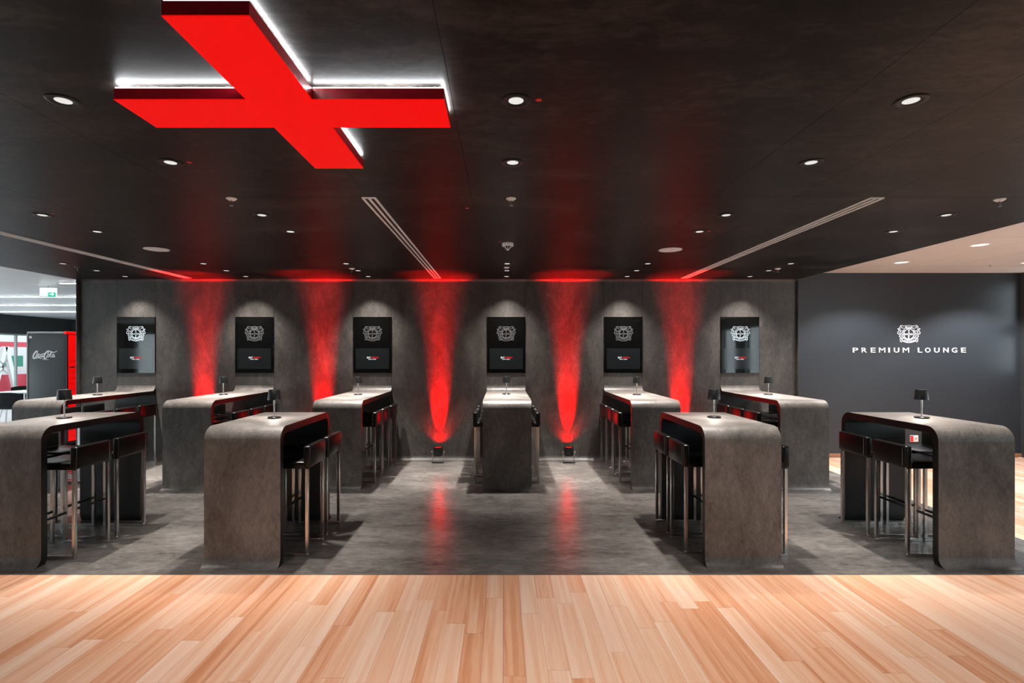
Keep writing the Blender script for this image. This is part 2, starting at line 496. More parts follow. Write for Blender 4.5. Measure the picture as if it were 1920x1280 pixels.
def glazed_wall(name, axis, pos, a0, a1, holes, ztop, thick, mat, label, n0, inward):
    """wall in the plane axis=pos, running a0..a1, with window holes (a,b,z0,z1)"""
    bm = bmesh.new()
    def bx(u0, u1, z0, z1):
        if u1 - u0 < 1e-4 or z1 - z0 < 1e-4: return
        if axis == 'x': add_box(bm, min(pos, pos + thick), max(pos, pos + thick), u0, u1, z0, z1)
        else: add_box(bm, u0, u1, min(pos, pos + thick), max(pos, pos + thick), z0, z1)
    u = a0
    for (a, b, z0, z1) in holes:
        bx(u, a, 0, ztop); bx(a, b, 0, z0); bx(a, b, z1, ztop); u = b
    bx(u, a1, 0, ztop)
    w = link(name, finish(bm, name, mat)); tag(w, label, None, None, 'structure')
    for i, (a, b, z0, z1) in enumerate(holes):
        e = empty('window_%d' % (n0 + i)); tag(e, None, None, None, 'structure')
        fr = 0.05
        p = pos + thick * 0.4
        n = max(1, round((b - a) / 1.5))
        def part(nm, u0, u1, zz0, zz1, d, m):
            if axis == 'x': dims = (p - d, p + d, u0, u1, zz0, zz1)
            else: dims = (u0, u1, p - d, p + d, zz0, zz1)
            link(nm, box_me(nm, dims, m), e)
        part('window_frame', a, b, z0, z0 + fr, 0.03, M['frame'])
        part('window_frame', a, b, z1 - fr, z1, 0.03, M['frame'])
        for k in range(n + 1):
            c = a + (b - a) * k / n
            part('mullion', max(a, c - fr / 2), min(b, c + fr / 2), z0 + fr, z1 - fr, 0.03, M['frame'])
        for k in range(n):
            part('pane', a + (b - a) * k / n + fr / 2, a + (b - a) * (k + 1) / n - fr / 2, z0 + fr, z1 - fr, 0.004, M['glass'])
        rot = {('x', -1): (0, PI / 2, 0), ('x', 1): (0, -PI / 2, 0), ('y', 1): (PI / 2, 0, 0)}[(axis, inward)]
        if b > 17: continue      # the doors in view look straight out
        pp = pos + thick * 0.9
        if axis == 'x': daylight(pp, (a + b) / 2, (z0 + z1) / 2, z1 - z0, b - a, rot)
        else: daylight((a + b) / 2, pp, (z0 + z1) / 2, b - a, z1 - z0, rot)
glazed_wall('wall_window_right', 'x', RX, BY, RY, [(-3.7, -2.4, 0.7, 2.5), (-1.8, -0.6, 0.7, 2.5), (1.0, 4.6, 0.5, 2.6), (7.72, 8.15, 1.28, 2.75)], CEIL_R + 0.1, 0.25, M['greywall'], 'dark window wall at the far right', 1, -1)
tag(link('trim_2', box_me('trim_2', (RX - 0.002, RX + 0.2, 7.72, 8.15, 1.86, 2.06), M['greywall'])), 'dark transom across the right-hand window', None, None, 'structure')
glazed_wall('wall_glazed_left', 'x', LX, BY, 18.0, [(BY + 0.6, 1.0, 0.1, 2.2), (2.0, 8.0, 0.1, 2.2), (9.0, 14.6, 0.1, 2.2), (14.8, 17.2, 0.05, 2.2)], CEIL_L + 0.1, -0.25, M['greywall'], 'dark wall with glazed doors in the side room', 11, 1)
glazed_wall('wall_rear', 'y', BY, LX, RX + 0.3, [(-14.2, -12.2, 0.4, 2.4), (6.4, 7.8, 0.6, 2.5)], CEIL_R + 0.1, -0.25, M['greywall'], 'dark wall behind the viewer', 21, 1)
wf = link('wall_far', box_me('wall_far', (LX, -4.9, 18.0, 18.2, 0.0, CEIL_L + 0.1), M['greywall']))
tag(wf, 'dark end wall of the side room', None, None, 'structure')
ws = link('wall_service', box_me('wall_service', (-5.0, -4.9, WY + 0.26, 18.0, 0.0, CEIL_L + 0.1), M['greywall']))
tag(ws, 'dark side wall behind the panelled wall', None, None, 'structure')

# ------------------------------------------------------------------ bar tables
T = 0.055; RO = 0.11; RF = 0.07
def arc(cy, cz, r, a0, a1, n):
    return [(cy + r * math.cos(a0 + (a1 - a0) * k / n), cz + r * math.sin(a0 + (a1 - a0) * k / n)) for k in range(n + 1)]

def leg_pairs(h, sgn, y):
    """slab leg; outer face at y, flaring outwards (towards -sgn) at the floor"""
    ps = []
    c = -RF
    amax = math.asin(RF / (RF + T))
    for k in range(9):
        a = -PI / 2 + PI / 2 * k / 8
        ai = -amax + amax * k / 8
        o = (c + RF * math.cos(a), RF + RF * math.sin(a))
        i = (c + (RF + T) * math.cos(ai), RF + (RF + T) * math.sin(ai))
        ps.append(((y + sgn * o[0], max(0, o[1])), (y + sgn * i[0], max(0, i[1]))))
    ps.append(((y, h - RO), (y + sgn * T, h - RO)))
    return ps

def table(x, yf, yb, wall, label, group):
    root = empty('bar_table', (x, yf, 0))
    tag(root, label, 'table', group)
    mats = [M['table'], M['inner'], M['edge']]
    hw = TW / 2
    bm = bmesh.new(); add_strip_solid(bm, leg_pairs(TH, 1, 0.0), -hw, hw, 0, 1, 2)
    link('leg', finish(bm, 'table_leg', mats, 35), root)
    ps = []
    L = yb - yf
    for o, i in zip(arc(RO, TH - RO, RO, PI, PI / 2, 10), arc(RO, TH - RO, RO - T, PI, PI / 2, 10)): ps.append((o, i))
    if wall:
        rf = 0.08
        for k in range(9):
            a = -PI / 2 + PI / 2 * k / 8
            yy = L - rf + rf * math.cos(a)
            ps.append(((yy, TH + rf + rf * math.sin(a)), (yy, TH - T)))
    else:
        for o, i in zip(arc(L - RO, TH - RO, RO, PI / 2, 0, 10), arc(L - RO, TH - RO, RO - T, PI / 2, 0, 10)): ps.append((o, i))
        bm = bmesh.new(); add_strip_solid(bm, leg_pairs(TH, -1, L), -hw, hw, 0, 1, 2)
        link('leg', finish(bm, 'table_leg', mats, 35), root)
    bm = bmesh.new(); add_strip_solid(bm, ps, -hw, hw, 0, 1, 2)
    link('tabletop', finish(bm, 'table_top', mats, 35), root)
    return root

ORD = ['first', 'second', 'third', 'fourth', 'fifth', 'sixth']
YF_W, YF_F, YB_F = 6.28, 4.02, 5.17
wall_tables = []
wall_desc = ['far left wall table beside the tall cooler', 'second wall table from the left', 'third wall table from the left',
             'middle wall table seen end-on', 'wall table right of the middle one', 'far right wall table']
for i, x in enumerate(TXS):
    table(x, YF_W, WY - 0.0015, True, 'dark concrete-look bar table curving into the wall, ' + ORD[i] + ' from the left', 'bar tables joined to the wall')
front_x = [-3.765, -1.962, 1.815, 3.575]
front_desc = ['freestanding table cut by left frame edge', 'freestanding table left of centre', 'freestanding table right of centre', 'freestanding table at far right']
fl_lab = ['dark concrete-look freestanding bar table cut off by the left frame edge', 'dark concrete-look freestanding bar table left of the central aisle',
          'dark concrete-look freestanding bar table right of the central aisle', 'dark grey freestanding bar table at far right by the timber floor']
for i, x in enumerate(front_x):
    table(x, YF_F, YB_F, False, fl_lab[i], 'freestanding bar tables')

# ------------------------------------------------------------------ bar stools (faces +x; backrest at -x)
SW, SD = 0.375, 0.372
def make_stool():
    root = empty('bar_stool')
    t = 0.025; hs = SW / 2
    bm = bmesh.new()
    add_box(bm, -0.005, SD, -hs, hs, 0.692, 0.748, bevel=0.012, seg=3)
    link('seat', finish(bm, 'stool_seat', M['leather'], 50), root)
    bm = bmesh.new()
    add_box(bm, -0.028, 0.026, -hs - 0.004, hs + 0.004, 0.700, 0.872, bevel=0.013, seg=3)
    link('backrest', finish(bm, 'stool_backrest', M['leather'], 50), root)
    bm = bmesh.new()
    for k in range(12):
        z = 0.718 + k * 0.0118
        add_box(bm, -0.0295, -0.027, -hs + 0.028, -hs + 0.0315, z, z + 0.0085)
    tag(link('stitching', finish(bm, 'stool_stitching', M['stitch']), root), 'silver stitched seam')
    leg = box_me('stool_leg', (-t / 2, t / 2, -t / 2, t / 2, t, 0.694), M['steel'], 0.002, 1)
    run = box_me('stool_runner', (-t / 2, SD - 0.0, -t / 2, t / 2, 0.0, t), M['steel'], 0.002, 1)
    for s in (-1, 1):
        y = s * (hs - t / 2)
        link('leg', leg, root, (0, y, 0)); link('leg', leg, root, (SD - t / 2, y, 0))
        link('runner', run, root, (0, y, 0))
    fr = box_me('stool_footrest', (SD - t - 0.014, SD - t + 0.004, -hs + t, hs - t, 0.25, 0.27), M['blackmetal'], 0.002, 1)
    tag(link('footrest', fr, root), 'black bar footrest')
    return root

proto = make_stool()
first = [True]
def stool(x, y, side, label, group):
    """side -1: left of its table, +1: right"""
    o = proto if first[0] else copy_tree(proto)
    first[0] = False
    o.location = (x, y, 0)
    o.rotation_euler = (0, 0, 0 if side < 0 else PI)
    tag(o, label, 'stool', group)

W_OFF = {0: (.385, .385), 1: (.385, .385), 2: (.405, .362), 3: (.392, .385), 4: (.355, .41), 5: (.385, .385)}
pos3 = ['nearest', 'middle', 'farthest']
wd = ['far left wall table', 'second wall table from left', 'third wall table from left', 'middle wall table', 'fifth wall table from left', 'far right wall table']
for i, x in enumerate(TXS):
    for si, s in enumerate((-1, 1)):
        for k in range(3):
            y = 6.60 + SW / 2 + 0.44 * k
            off = W_OFF[i][si] + random.uniform(-0.006, 0.006) + (0.02 if (i == 2 and k == 2 and s > 0) else 0)
            stool(x + s * off, y, s, 'black bar stool, %s of three on the %s of the %s' % (pos3[k], 'left' if s < 0 else 'right', wd[i]), 'bar stools at the wall tables')
fd = ['freestanding table cut by frame', 'freestanding table left of aisle', 'freestanding table right of aisle', 'far right freestanding table']
F_OFF = [(.40, .425), (.36, .42), (.345, .42), (.375, .40)]
for i, x in enumerate(front_x):
    for si, s in enumerate((-1, 1)):
        for k in range(2):
            y = 4.20 + SW / 2 + 0.455 * k + (0.06 if (i == 2 and s < 0) else 0) - (0.05 if i == 0 else 0)
            stool(x + s * F_OFF[i][si], y, s, 'black bar stool, %s of two on the %s of the %s' % ('nearer' if k == 0 else 'farther', 'left' if s < 0 else 'right', fd[i]), 'bar stools at the freestanding tables')

# ------------------------------------------------------------------ table lamps
def make_lamp():
    root = empty('table_lamp')
    link('base', lathe_me('lamp_base', [(0, 0), (0.054, 0), (0.055, 0.003), (0.055, 0.010), (0.052, 0.013), (0.010, 0.014), (0, 0.014)], M['shade'], 36), root)
    link('stem', lathe_me('lamp_stem', [(0, 0.013), (0.0055, 0.013), (0.0055, 0.03), (0.0085, 0.165), (0.0085, 0.20), (0, 0.20)], M['steel'], 20), root)
    sh = link('shade', lathe_me('lamp_shade', [(0, 0.247), (0.045, 0.247), (0.0465, 0.245), (0.056, 0.160), (0.0545, 0.160), (0.045, 0.242), (0, 0.242)], M['shade'], 40), root)
    link('diffuser', lathe_me('lamp_diffuser', [(0, 0.186), (0.040, 0.186), (0.040, 0.189), (0, 0.189)], M['lampglow'], 28), sh)
    d = bpy.data.lights.new('lamp_bulb', 'AREA'); d.shape = 'DISK'; d.size = 0.078; d.energy = P_LAMP; d.color = WARM
    b = bpy.data.objects.new('bulb', d); b.location = (0, 0, 0.184); b.parent = sh; COL.objects.link(b)
    return root
lamp_pos = [(-5.42, 7.14), (-3.766, 7.2), (-1.948, 7.2), (0.054, 7.3), (1.815, 7.2), (3.59, 7.2), (-3.77, 4.59), (-1.963, 4.59), (1.838, 4.63), (3.616, 4.60)]
lamp_on = ['far left wall table', 'second wall table from left', 'third wall table from left', 'middle wall table', 'fifth wall table from left', 'far right wall table',
           'table cut off by the left frame edge', 'freestanding table left of the aisle', 'freestanding table right of the aisle', 'far right freestanding table']
lp = make_lamp()
for i, (x, y) in enumerate(lamp_pos):
    o = lp if i == 0 else copy_tree(lp)
    o.location = (x, y, TH + 0.0004)
    tag(o, 'small black-shaded table lamp standing on the ' + lamp_on[i], 'lamp', 'battery table lamps')

# ------------------------------------------------------------------ crest (unit width 1, xz plane, front to -y)
def crest_me(size, mat, depth=0.002, lw=0.030):
    bm = bmesh.new()
    # pixel sketch: 1422 x 1280 crop, centre (675,700), width 1230
    def P(*pts): return [((px - 672) / 1230.0 * size, -(py - 712) / 1230.0 * size) for px, py in pts]
    w = lw * size
    circ = [(672 + 275 * math.cos(2 * PI * k / 40), 712 + 275 * math.sin(2 * PI * k / 40)) for k in range(40)]
    add_ribbon(bm, P(*circ), w * 1.25, depth, True)
    left = [
        [(370, 300), (335, 260), (285, 245), (235, 262), (200, 310), (185, 380), (185, 440), (205, 500)],         # mane
        [(265, 290), (270, 350), (310, 385), (365, 400)],                                                       # muzzle
        [(390, 300), (440, 270), (500, 280), (510, 330), (470, 400), (390, 410)],                                 # raised paw
        [(205, 500), (235, 540), (300, 545), (370, 525), (440, 470)],                                            # foreleg
        [(230, 545), (195, 640), (190, 700), (215, 770), (160, 830), (230, 890), (260, 920)],                      # back and hind
        [(380, 560), (345, 610), (265, 700), (330, 720), (380, 720)],                                            # belly leg
        [(350, 780), (280, 800), (310, 850), (370, 880), (400, 920)],                                            # hind leg
        [(200, 715), (130, 725), (80, 680), (80, 620), (135, 540), (130, 480), (75, 425), (150, 415)],             # tail
        [(195, 940), (290, 935), (400, 940), (480, 975)],
        [(195, 945), (225, 1120), (300, 1115)],
        [(290, 950), (310, 1110)],
    ]
    for ln in left:
        sm = smooth_pts(ln, 5)
        add_ribbon(bm, P(*sm), w, depth)
        add_ribbon(bm, P(*[(1344 - a, b) for a, b in sm]), w, depth)
    for ln in ([(300, 1060), (420, 1125), (560, 1165), (672, 1175), (784, 1165), (924, 1125), (1044, 1060)],
               [(400, 950), (540, 1010), (672, 1028), (804, 1010), (944, 950)],
               [(510, 275), (590, 258), (672, 250), (754, 258), (834, 275)],
               [(515, 280), (525, 415)], [(829, 280), (819, 415)], [(525, 415), (600, 412), (744, 412), (819, 415)]):
        add_ribbon(bm, P(*smooth_pts(ln, 5)), w, depth)
    me0 = finish(bm, 'crest', mat)
    bm = bmesh.new(); bm.from_mesh(me0); bpy.data.meshes.remove(me0)
    def put(me, px, py):
        x, z = P((px, py))[0]
        me.transform(Matrix.Translation((x, 0, z)))
        bm.from_mesh(me); bpy.data.meshes.remove(me)
    u = size / 1230.0
    put(text_me('BAYER', mat, 480 * u, 92 * u, depth, 0.03), 672, 768)
    for k, ch in enumerate('BA ER'):
        if ch != ' ': put(text_me(ch, mat, 82 * u, 86 * u, depth, 0.03), 672, 565 + k * 101)
    put(text_me('1904', mat, 250 * u, 80 * u, depth, 0.03), 672, 392)
    for k, ch in enumerate('Leverkusen'):
        px = 350 + k * 71.5
        dy = 62 * (1 - ((px - 672) / 330.0) ** 2)
        put(text_me(ch, mat, 58 * u, (84 if ch in 'Lk' else 62) * u, depth, 0.02), px, 1072 + dy)
    return finish(bm, 'crest', mat)

# ------------------------------------------------------------------ wall screens
scr_z0, scr_z1 = 1.312, 2.152
scr_me = box_me('screen_glass', (-0.286, 0.286, -0.012, 0.0, scr_z0, scr_z1), M['screen'], 0.002, 1)
disp_me = box_me('screen_display', (-0.25, 0.25, -0.0135, -0.012, 1.372, 1.682), M['display'])
crest_s = crest_me(0.285, M['crest'], 0.0012)
bay = text_me('BAY', M['pixwhite'], 0.062, 0.026, 0.0006, 0.03, 0.2)
arena = text_me('ARENA+', M['pixred'], 0.118, 0.024, 0.0006, 0.03, 0.2)
bm = bmesh.new()
for k in range(11):
    if k != 5: add_box(bm, -0.058 + k * 0.0105, -0.058 + k * 0.0105 + 0.0085, -0.0006, 0.0, 0.0, 0.010)
sub_me = finish(bm, 'screen_subline', M['pixwhite'])
scr_lab = ['black glass wall screen above the far left wall table', 'black glass wall screen above the second wall table from left', 'black glass wall screen above the third wall table from left',
           'black glass wall screen above the middle wall table', 'black glass wall screen above the fifth wall table from left', 'black glass wall screen at far right reflecting bright windows']
tilt = [0.0, 0.0, 0.0, 0.0, 0.0, 0.0]
for i, x in enumerate(TXS):
    r = empty('wall_screen', (x, WY - 0.001, 0)); tag(r, scr_lab[i], 'screen', 'wall screens')
    link('glass_panel', scr_me, r)
    d = link('display', disp_me, r)
    link('logo_text', bay, d, (-0.052, -0.0135, 1.531)); link('logo_text', arena, d, (0.040, -0.0135, 1.532))
    link('logo_line', sub_me, d, (0.0, -0.0135, 1.512))
    c = link('crest', crest_s, r, (0.002, -0.012, 1.90)); tag(c, 'silver crest with two lions')

# ------------------------------------------------------------------ crest and lettering on the slate wall
c = link('wall_crest', crest_me(0.355, M['letter'], 0.006, 0.024), None, (6.285, RY - 0.0008, 1.905))
tag(c, 'white lion crest on the dark slate wall above lettering', 'crest')
r = empty('wall_lettering', (0, RY - 0.0008, 0)); tag(r, 'white capital lettering spelling the lounge name on slate wall', 'lettering')
s = 'PREMIUM LOUNGE'
cx = [1603.5, 1620, 1636.5, 1653.5, 1666.5, 1680.5, 1698, None, 1724.5, 1739, 1756, 1773, 1789, 1806]
for ch, u in zip(s, cx):
    if u is None: continue
    wd_ = {'I': 0.024, 'M': 0.096, 'L': 0.068, 'E': 0.074}.get(ch, 0.083)
    X = (u - 942) / 1000 * RY
    link('letter', text_me(ch, M['letter'], wd_, 0.075, 0.008, 0.0 if ch == 'M' else 0.012), r, (X, 0, 1.619))

# ------------------------------------------------------------------ wall socket
r = empty('wall_socket', (6.35, RY - 0.0008, 0.29)); tag(r, 'small red and white wall socket low on slate wall', 'socket')
link('plate', box_me('socket_plate', (-0.05, 0.075, -0.012, 0, -0.05, 0.05), M['white'], 0.003), r)
link('red_cover', box_me('socket_cover', (-0.048, -0.005, -0.018, -0.012, -0.045, 0.045), M['redmark'], 0.002), r)
link('outlet', lathe_me('socket_outlet', [(0, 0), (0.02, 0), (0.021, 0.002), (0.016, 0.002), (0.015, 0.001), (0, 0.001)], M['frame'], 20), r, (0.035, -0.012, 0), (PI / 2, 0, 0))

# ------------------------------------------------------------------ red floor uplights
def make_par():
    root = empty('floor_uplight')
    can = link('can', lathe_me('can', [(0, 0.098), (0.055, 0.098), (0.068, 0.112), (0.068, 0.205), (0.073, 0.208), (0.073, 0.232), (0.066, 0.232), (0.064, 0.214), (0, 0.214)], M['blackmetal'], 32), root)
    link('lens', lathe_me('lens', [(0, 0.2145), (0.062, 0.2145), (0.062, 0.2175), (0, 0.2175)], M['redglow'], 28), can)
    bm = bmesh.new()
    for s in (-1, 1): add_box(bm, s * 0.082 - 0.003, s * 0.082 + 0.003, -0.014, 0.014, 0.0, 0.165)
    add_box(bm, -0.085, 0.085, -0.014, 0.014, 0.0, 0.006)
    link('yoke', finish(bm, 'yoke', M['steel']), root)
    link('foot', box_me('foot', (-0.088, 0.088, -0.05, -0.03, 0.0, 0.014), M['blackmetal'], 0.002), root)
    kn = lathe_me('knob', [(0, 0), (0.012, 0), (0.012, 0.014), (0, 0.014)], M['steel'], 14)
    for s in (-1, 1): link('knob', kn, root, (s * 0.083, 0, 0.155), (0, s * PI / 2, 0))
    d = bpy.data.lights.new('red_beam', 'SPOT'); d.energy = P_RED; d.color = (1.0, 0.0, 0.0); d.shadow_soft_size = 0.03
    d.spot_size = math.radians(27); d.spot_blend = 1.0
    b = bpy.data.objects.new('beam', d); b.location = (0, 0.045, 0.228); b.rotation_euler = (PI - math.radians(13), 0, 0)
    b.parent = can; COL.objects.link(b)
    d = bpy.data.lights.new('red_uplight', 'SPOT'); d.energy = 3500.0; d.color = (1.0, 0.0, 0.0); d.shadow_soft_size = 0.03
    d.spot_size = math.radians(30); d.spot_blend = 1.0
    b = bpy.data.objects.new('upbeam', d); b.location = (0, 0.0, 0.228); b.rotation_euler = (PI + math.radians(5), 0, 0)
    b.parent = can; COL.objects.link(b)
    d = bpy.data.lights.new('red_spill', 'SPOT'); d.energy = 42.0; d.color = (1.0, 0.0, 0.0); d.shadow_soft_size = 0.03
    d.spot_size = math.radians(110); d.spot_blend = 1.0
    b = bpy.data.objects.new('spill', d); b.location = (0, 0.03, 0.23); b.rotation_euler = (PI - math.radians(25), 0, 0)
    b.parent = can; COL.objects.link(b)
    return root
par = make_par()
for i, x in enumerate([-4.48, -2.69, -0.945, 0.975, 2.67]):
    o = par if i == 0 else copy_tree(par)
    o.location = (x, 7.84, 0.003)
    tag(o, 'black floor uplight throwing a red beam, %s from the left' % ORD[i], 'uplight', 'red uplights along the wall')

# ------------------------------------------------------------------ ceiling fittings
ring_me = lathe_me('downlight_ring', [(0.066, 0.0), (0.066, -0.003), (0.062, -0.0055), (0.050, -0.0045), (0.034, -0.0018), (0.0335, 0.0)], M['ring'], 40)
disc_me = lathe_me('downlight_disc', [(0, -0.0008), (0.033, -0.0008), (0.033, -0.0016), (0, -0.0016)], M['dl'], 28)
CX = [-5.44, -3.70, -1.935, 0.060, 1.80, 3.57]
rows = [(0.45, (2, 3, 4)), (1.2, (2, 3, 4)), (2.35, (2, 3, 4)), (3.11, (2, 3, 4)), (4.29, (1, 2, 4, 5)), (4.87, (1, 2, 4, 5)), (6.60, (0, 1, 2, 3, 4, 5)), (7.15, (0, 1, 2, 3, 4, 5)), (7.69, (0, 1, 2, 3, 4, 5))]  # rows out of frame are added, to brighten the timber evenly
colname = ['far left', 'second', 'third', 'middle', 'fifth', 'far right']
rowname = ['added above the viewer out of frame', 'added just above the frame', 'nearest visible row', 'second row', 'third row', 'fourth row', 'fifth row', 'sixth row', 'closest to the wall']
def spot(name, parent, P, size, blend, col=WARM, r=0.03, loc=(0, 0, -0.012), soft=None):
    d = bpy.data.lights.new(name, 'SPOT'); d.energy = P; d.color = col; d.shadow_soft_size = r
    d.spot_size = math.radians(size); d.spot_blend = blend
    o = bpy.data.objects.new(name, d); o.location = loc; o.parent = parent; COL.objects.link(o)
    return o
for ri, (y, cs) in enumerate(rows):
    for ci in cs:
        r = empty('downlight', (CX[ci], y, CEIL)); tag(r, 'round black-rimmed ceiling downlight, %s, %s column of tables' % (rowname[ri], colname[ci]), 'downlight', 'downlights in the dark ceiling')
        link('ring', ring_me, r); link('lens', disc_me, r)
        spot('bulb', r, (P_WOOD, P_WOOD, P_WOOD, P_WOOD, P_ROOM, P_ROOM, P_WALL * 1.2, P_WALL * 1.3, P_WALL * 0.65)[ri], (118, 118, 118, 118, 74, 74, 70, 66, 96)[ri], 1.0)

def sprinkler(x, y, lab, k=1.0, z=CEIL, mat='white'):
    r = empty('sprinkler', (x, y, z)); tag(r, lab, 'sprinkler', 'ceiling sprinklers'); r.scale = (k, k, k)
    link('rose', lathe_me('rose', [(0, 0), (0.036, 0), (0.036, -0.004), (0.022, -0.014), (0, -0.014)], M[mat], 28), r)
    link('head', lathe_me('head', [(0.005, -0.014), (0.004, -0.05), (0, -0.05)], M['steel'], 12), r)
    link('deflector', lathe_me('deflector', [(0, -0.05), (0.014, -0.05), (0.014, -0.053), (0, -0.053)], M['steel'], 16), r)
sprinkler(-1.946, 3.83, 'white ceiling sprinkler below the red cross sign')
sprinkler(0.062, 3.83, 'white ceiling sprinkler in front of the smoke detector')
sprinkler(3.59, 3.85, 'white ceiling sprinkler at the far right of dark ceiling')
sprinkler(-1.967, 6.97, 'white ceiling sprinkler over the third wall table from left')
sprinkler(0.055, 6.88, 'white ceiling sprinkler over the middle wall table')
sprinkler(3.60, 6.97, 'white ceiling sprinkler over the far right wall table')
sprinkler(-5.45, 6.84, 'dark ceiling sprinkler over the far left wall table', 1.0, CEIL, 'shade')
sprinkler(6.75, 7.38, 'small sprinkler in the pale right-hand ceiling', 0.9, CEIL_R)

r = empty('smoke_detector', (0.054, 5.39, CEIL)); tag(r, 'white conical smoke detector in the middle of dark ceiling', 'smoke detector')
link('body', lathe_me('sd_body', [(0, 0), (0.058, 0), (0.058, -0.026), (0.050, -0.032), (0.046, -0.032), (0, -0.032)], M['white'], 36), r)
link('chamber', lathe_me('sd_chamber', [(0.040, -0.032), (0.010, -0.062), (0, -0.062)], M['black'], 24), r)
link('cap', lathe_me('sd_cap', [(0, -0.056), (0.016, -0.058), (0.014, -0.069), (0, -0.069)], M['white'], 20), r)
rib = bmesh.new(); add_box(rib, -0.0025, 0.0025, 0, 0.004, 0, 0.046)
rib = finish(rib, 'sd_rib', M['white'])
for k in range(8):
    a = 2 * PI * k / 8 - PI / 2
    o = link('rib', rib, r, (0.048 * math.cos(a), 0.048 * math.sin(a), -0.031))
    d = Vector((0.012 * math.cos(a), 0.012 * math.sin(a), -0.062)) - Vector(o.location)
    o.rotation_mode = 'QUATERNION'; o.rotation_quaternion = d.to_track_quat('Z', 'Y')

for x, y, lab in ((-3.69, 5.69, 'round white ceiling loudspeaker left of the long slot diffuser'), (1.80, 5.72, 'round white ceiling loudspeaker on the right half')):
    r = empty('ceiling_speaker', (x, y, CEIL)); tag(r, lab, 'speaker', 'ceiling loudspeakers')
    link('rim', lathe_me('speaker_rim', [(0.122, 0), (0.122, -0.004), (0.112, -0.006), (0.110, 0)], M['white'], 44), r)
    link('grille', lathe_me('speaker_grille', [(0, -0.003), (0.111, -0.003), (0.111, -0.0005), (0, -0.0005)], M['white'], 44), r)

marks = [(1010, 187, 'beside the nearest middle downlight'), (355, 304, 'just below the red cross sign'), (876, 390, 'left of the middle sprinkler'), (938, 453, 'beside the smoke detector'),
         (1330, 433, 'beside a fourth-row downlight on the right'), (98, 400, 'beside the far left third-row downlight'), (963, 494, 'by the middle fifth-row downlight'), (1451, 509, 'over the far right wall table')]
mk = lathe_me('marker', [(0, 0), (0.0135, 0), (0.0135, -0.002), (0.011, -0.003), (0, -0.003)], M['redmark'], 20)
for u, v, lab in marks:
    Y = (CEIL - 1.6) * 1000 / (663 - v)
    tag(link('ceiling_marker', mk, None, ((u - 942) / 1000 * Y, Y, CEIL)), 'tiny round red marker on the dark ceiling ' + lab, 'marker', 'red ceiling markers')

def diffuser(x, y0, y1, lab):
    r = empty('slot_diffuser', (x, y0, CEIL)); tag(r, lab, 'air vent', 'linear slot diffusers')
    L = y1 - y0; w = 0.05
    link('slot', box_me('slot', (-w + 0.012, w - 0.012, 0.012, L - 0.012, -0.0015, -0.0002), M['black']), r)
    for a, b in ((-w, -w + 0.015), (-0.008, 0.008), (w - 0.015, w)):
        link('rail', box_me('rail', (a, b, 0.012, L - 0.012, -0.008, 0.0), M['white']), r)
    for a in (0, L - 0.012): link('end_cap', box_me('end_cap', (-w, w, a, a + 0.012, -0.008, 0.0), M['white']), r)
diffuser(-4.62, 3.8, 7.84, 'long white slot diffuser at the far left of the dark ceiling')
diffuser(-0.953, 3.8, 7.84, 'long white slot diffuser left of the ceiling centre')
diffuser(2.675, 3.8, 7.84, 'long white slot diffuser right of the ceiling centre')

# ------------------------------------------------------------------ red cross sign under the ceiling
zb, zt = 2.65, 2.698
cxs, cys, aw, sp = -0.924, 2.341, 0.1365, 0.683
root = empty('cross_sign', (cxs, cys, zb)); tag(root, 'large glossy red plus-shaped ceiling sign with white halo light', 'sign')
outline = [(-aw, -sp), (aw, -sp), (aw, -aw), (sp, -aw), (sp, aw), (aw, aw), (aw, sp), (-aw, sp), (-aw, aw), (-sp, aw), (-sp, -aw), (-aw, -aw)]
bm = bmesh.new()
lo = [bm.verts.new((x, y, 0)) for x, y in outline]; hi = [bm.verts.new((x, y, 0.003)) for x, y in outline]
bm.faces.new(lo); bm.faces.new(hi[::-1])
for i in range(12): bm.faces.new((lo[i], lo[(i + 1) % 12], hi[(i + 1) % 12], hi[i]))
link('face', finish(bm, 'cross_face', M['redsign']), root)
bm = bmesh.new()
lo = [bm.verts.new((x * 0.999, y * 0.999, 0.003)) for x, y in outline]; hi = [bm.verts.new((x * 0.999, y * 0.999, zt - zb)) for x, y in outline]
for i in range(12): bm.faces.new((lo[i], lo[(i + 1) % 12], hi[(i + 1) % 12], hi[i]))
bm.faces.new(hi[::-1])
link('side_wall', finish(bm, 'cross_side', M['redside']), root)
ins = 0.004; lw = 0.010
for i in range(12):
    a = Vector(outline[i]); b = Vector(outline[(i + 1) % 12])
    d = (b - a).normalized(); n = Vector((-d.y, d.x))
    p = [a + n * ins + d * ins, b + n * ins - d * ins, b + n * (ins + lw) - d * ins, a + n * (ins + lw) + d * ins]
    bm = bmesh.new()
    l = [bm.verts.new((q.x, q.y, zt - zb + 0.0005)) for q in p]; h = [bm.verts.new((q.x, q.y, zt - zb + 0.005)) for q in p]
    bm.faces.new(l); bm.faces.new(h)
    for k in range(4): bm.faces.new((l[k], l[(k + 1) % 4], h[(k + 1) % 4], h[k]))
    link('led_strip', finish(bm, 'led_strip', M['led']), root)
hang = lathe_me('hanger', [(0.008, zt - zb), (0.008, CEIL - zb), (0, CEIL - zb)], M['steel'], 12)
for x, y in ((0, 0), (-0.5, 0), (0.5, 0), (0, 0.5), (0, -0.5)): link('hanger', hang, root, (x, y, 0))

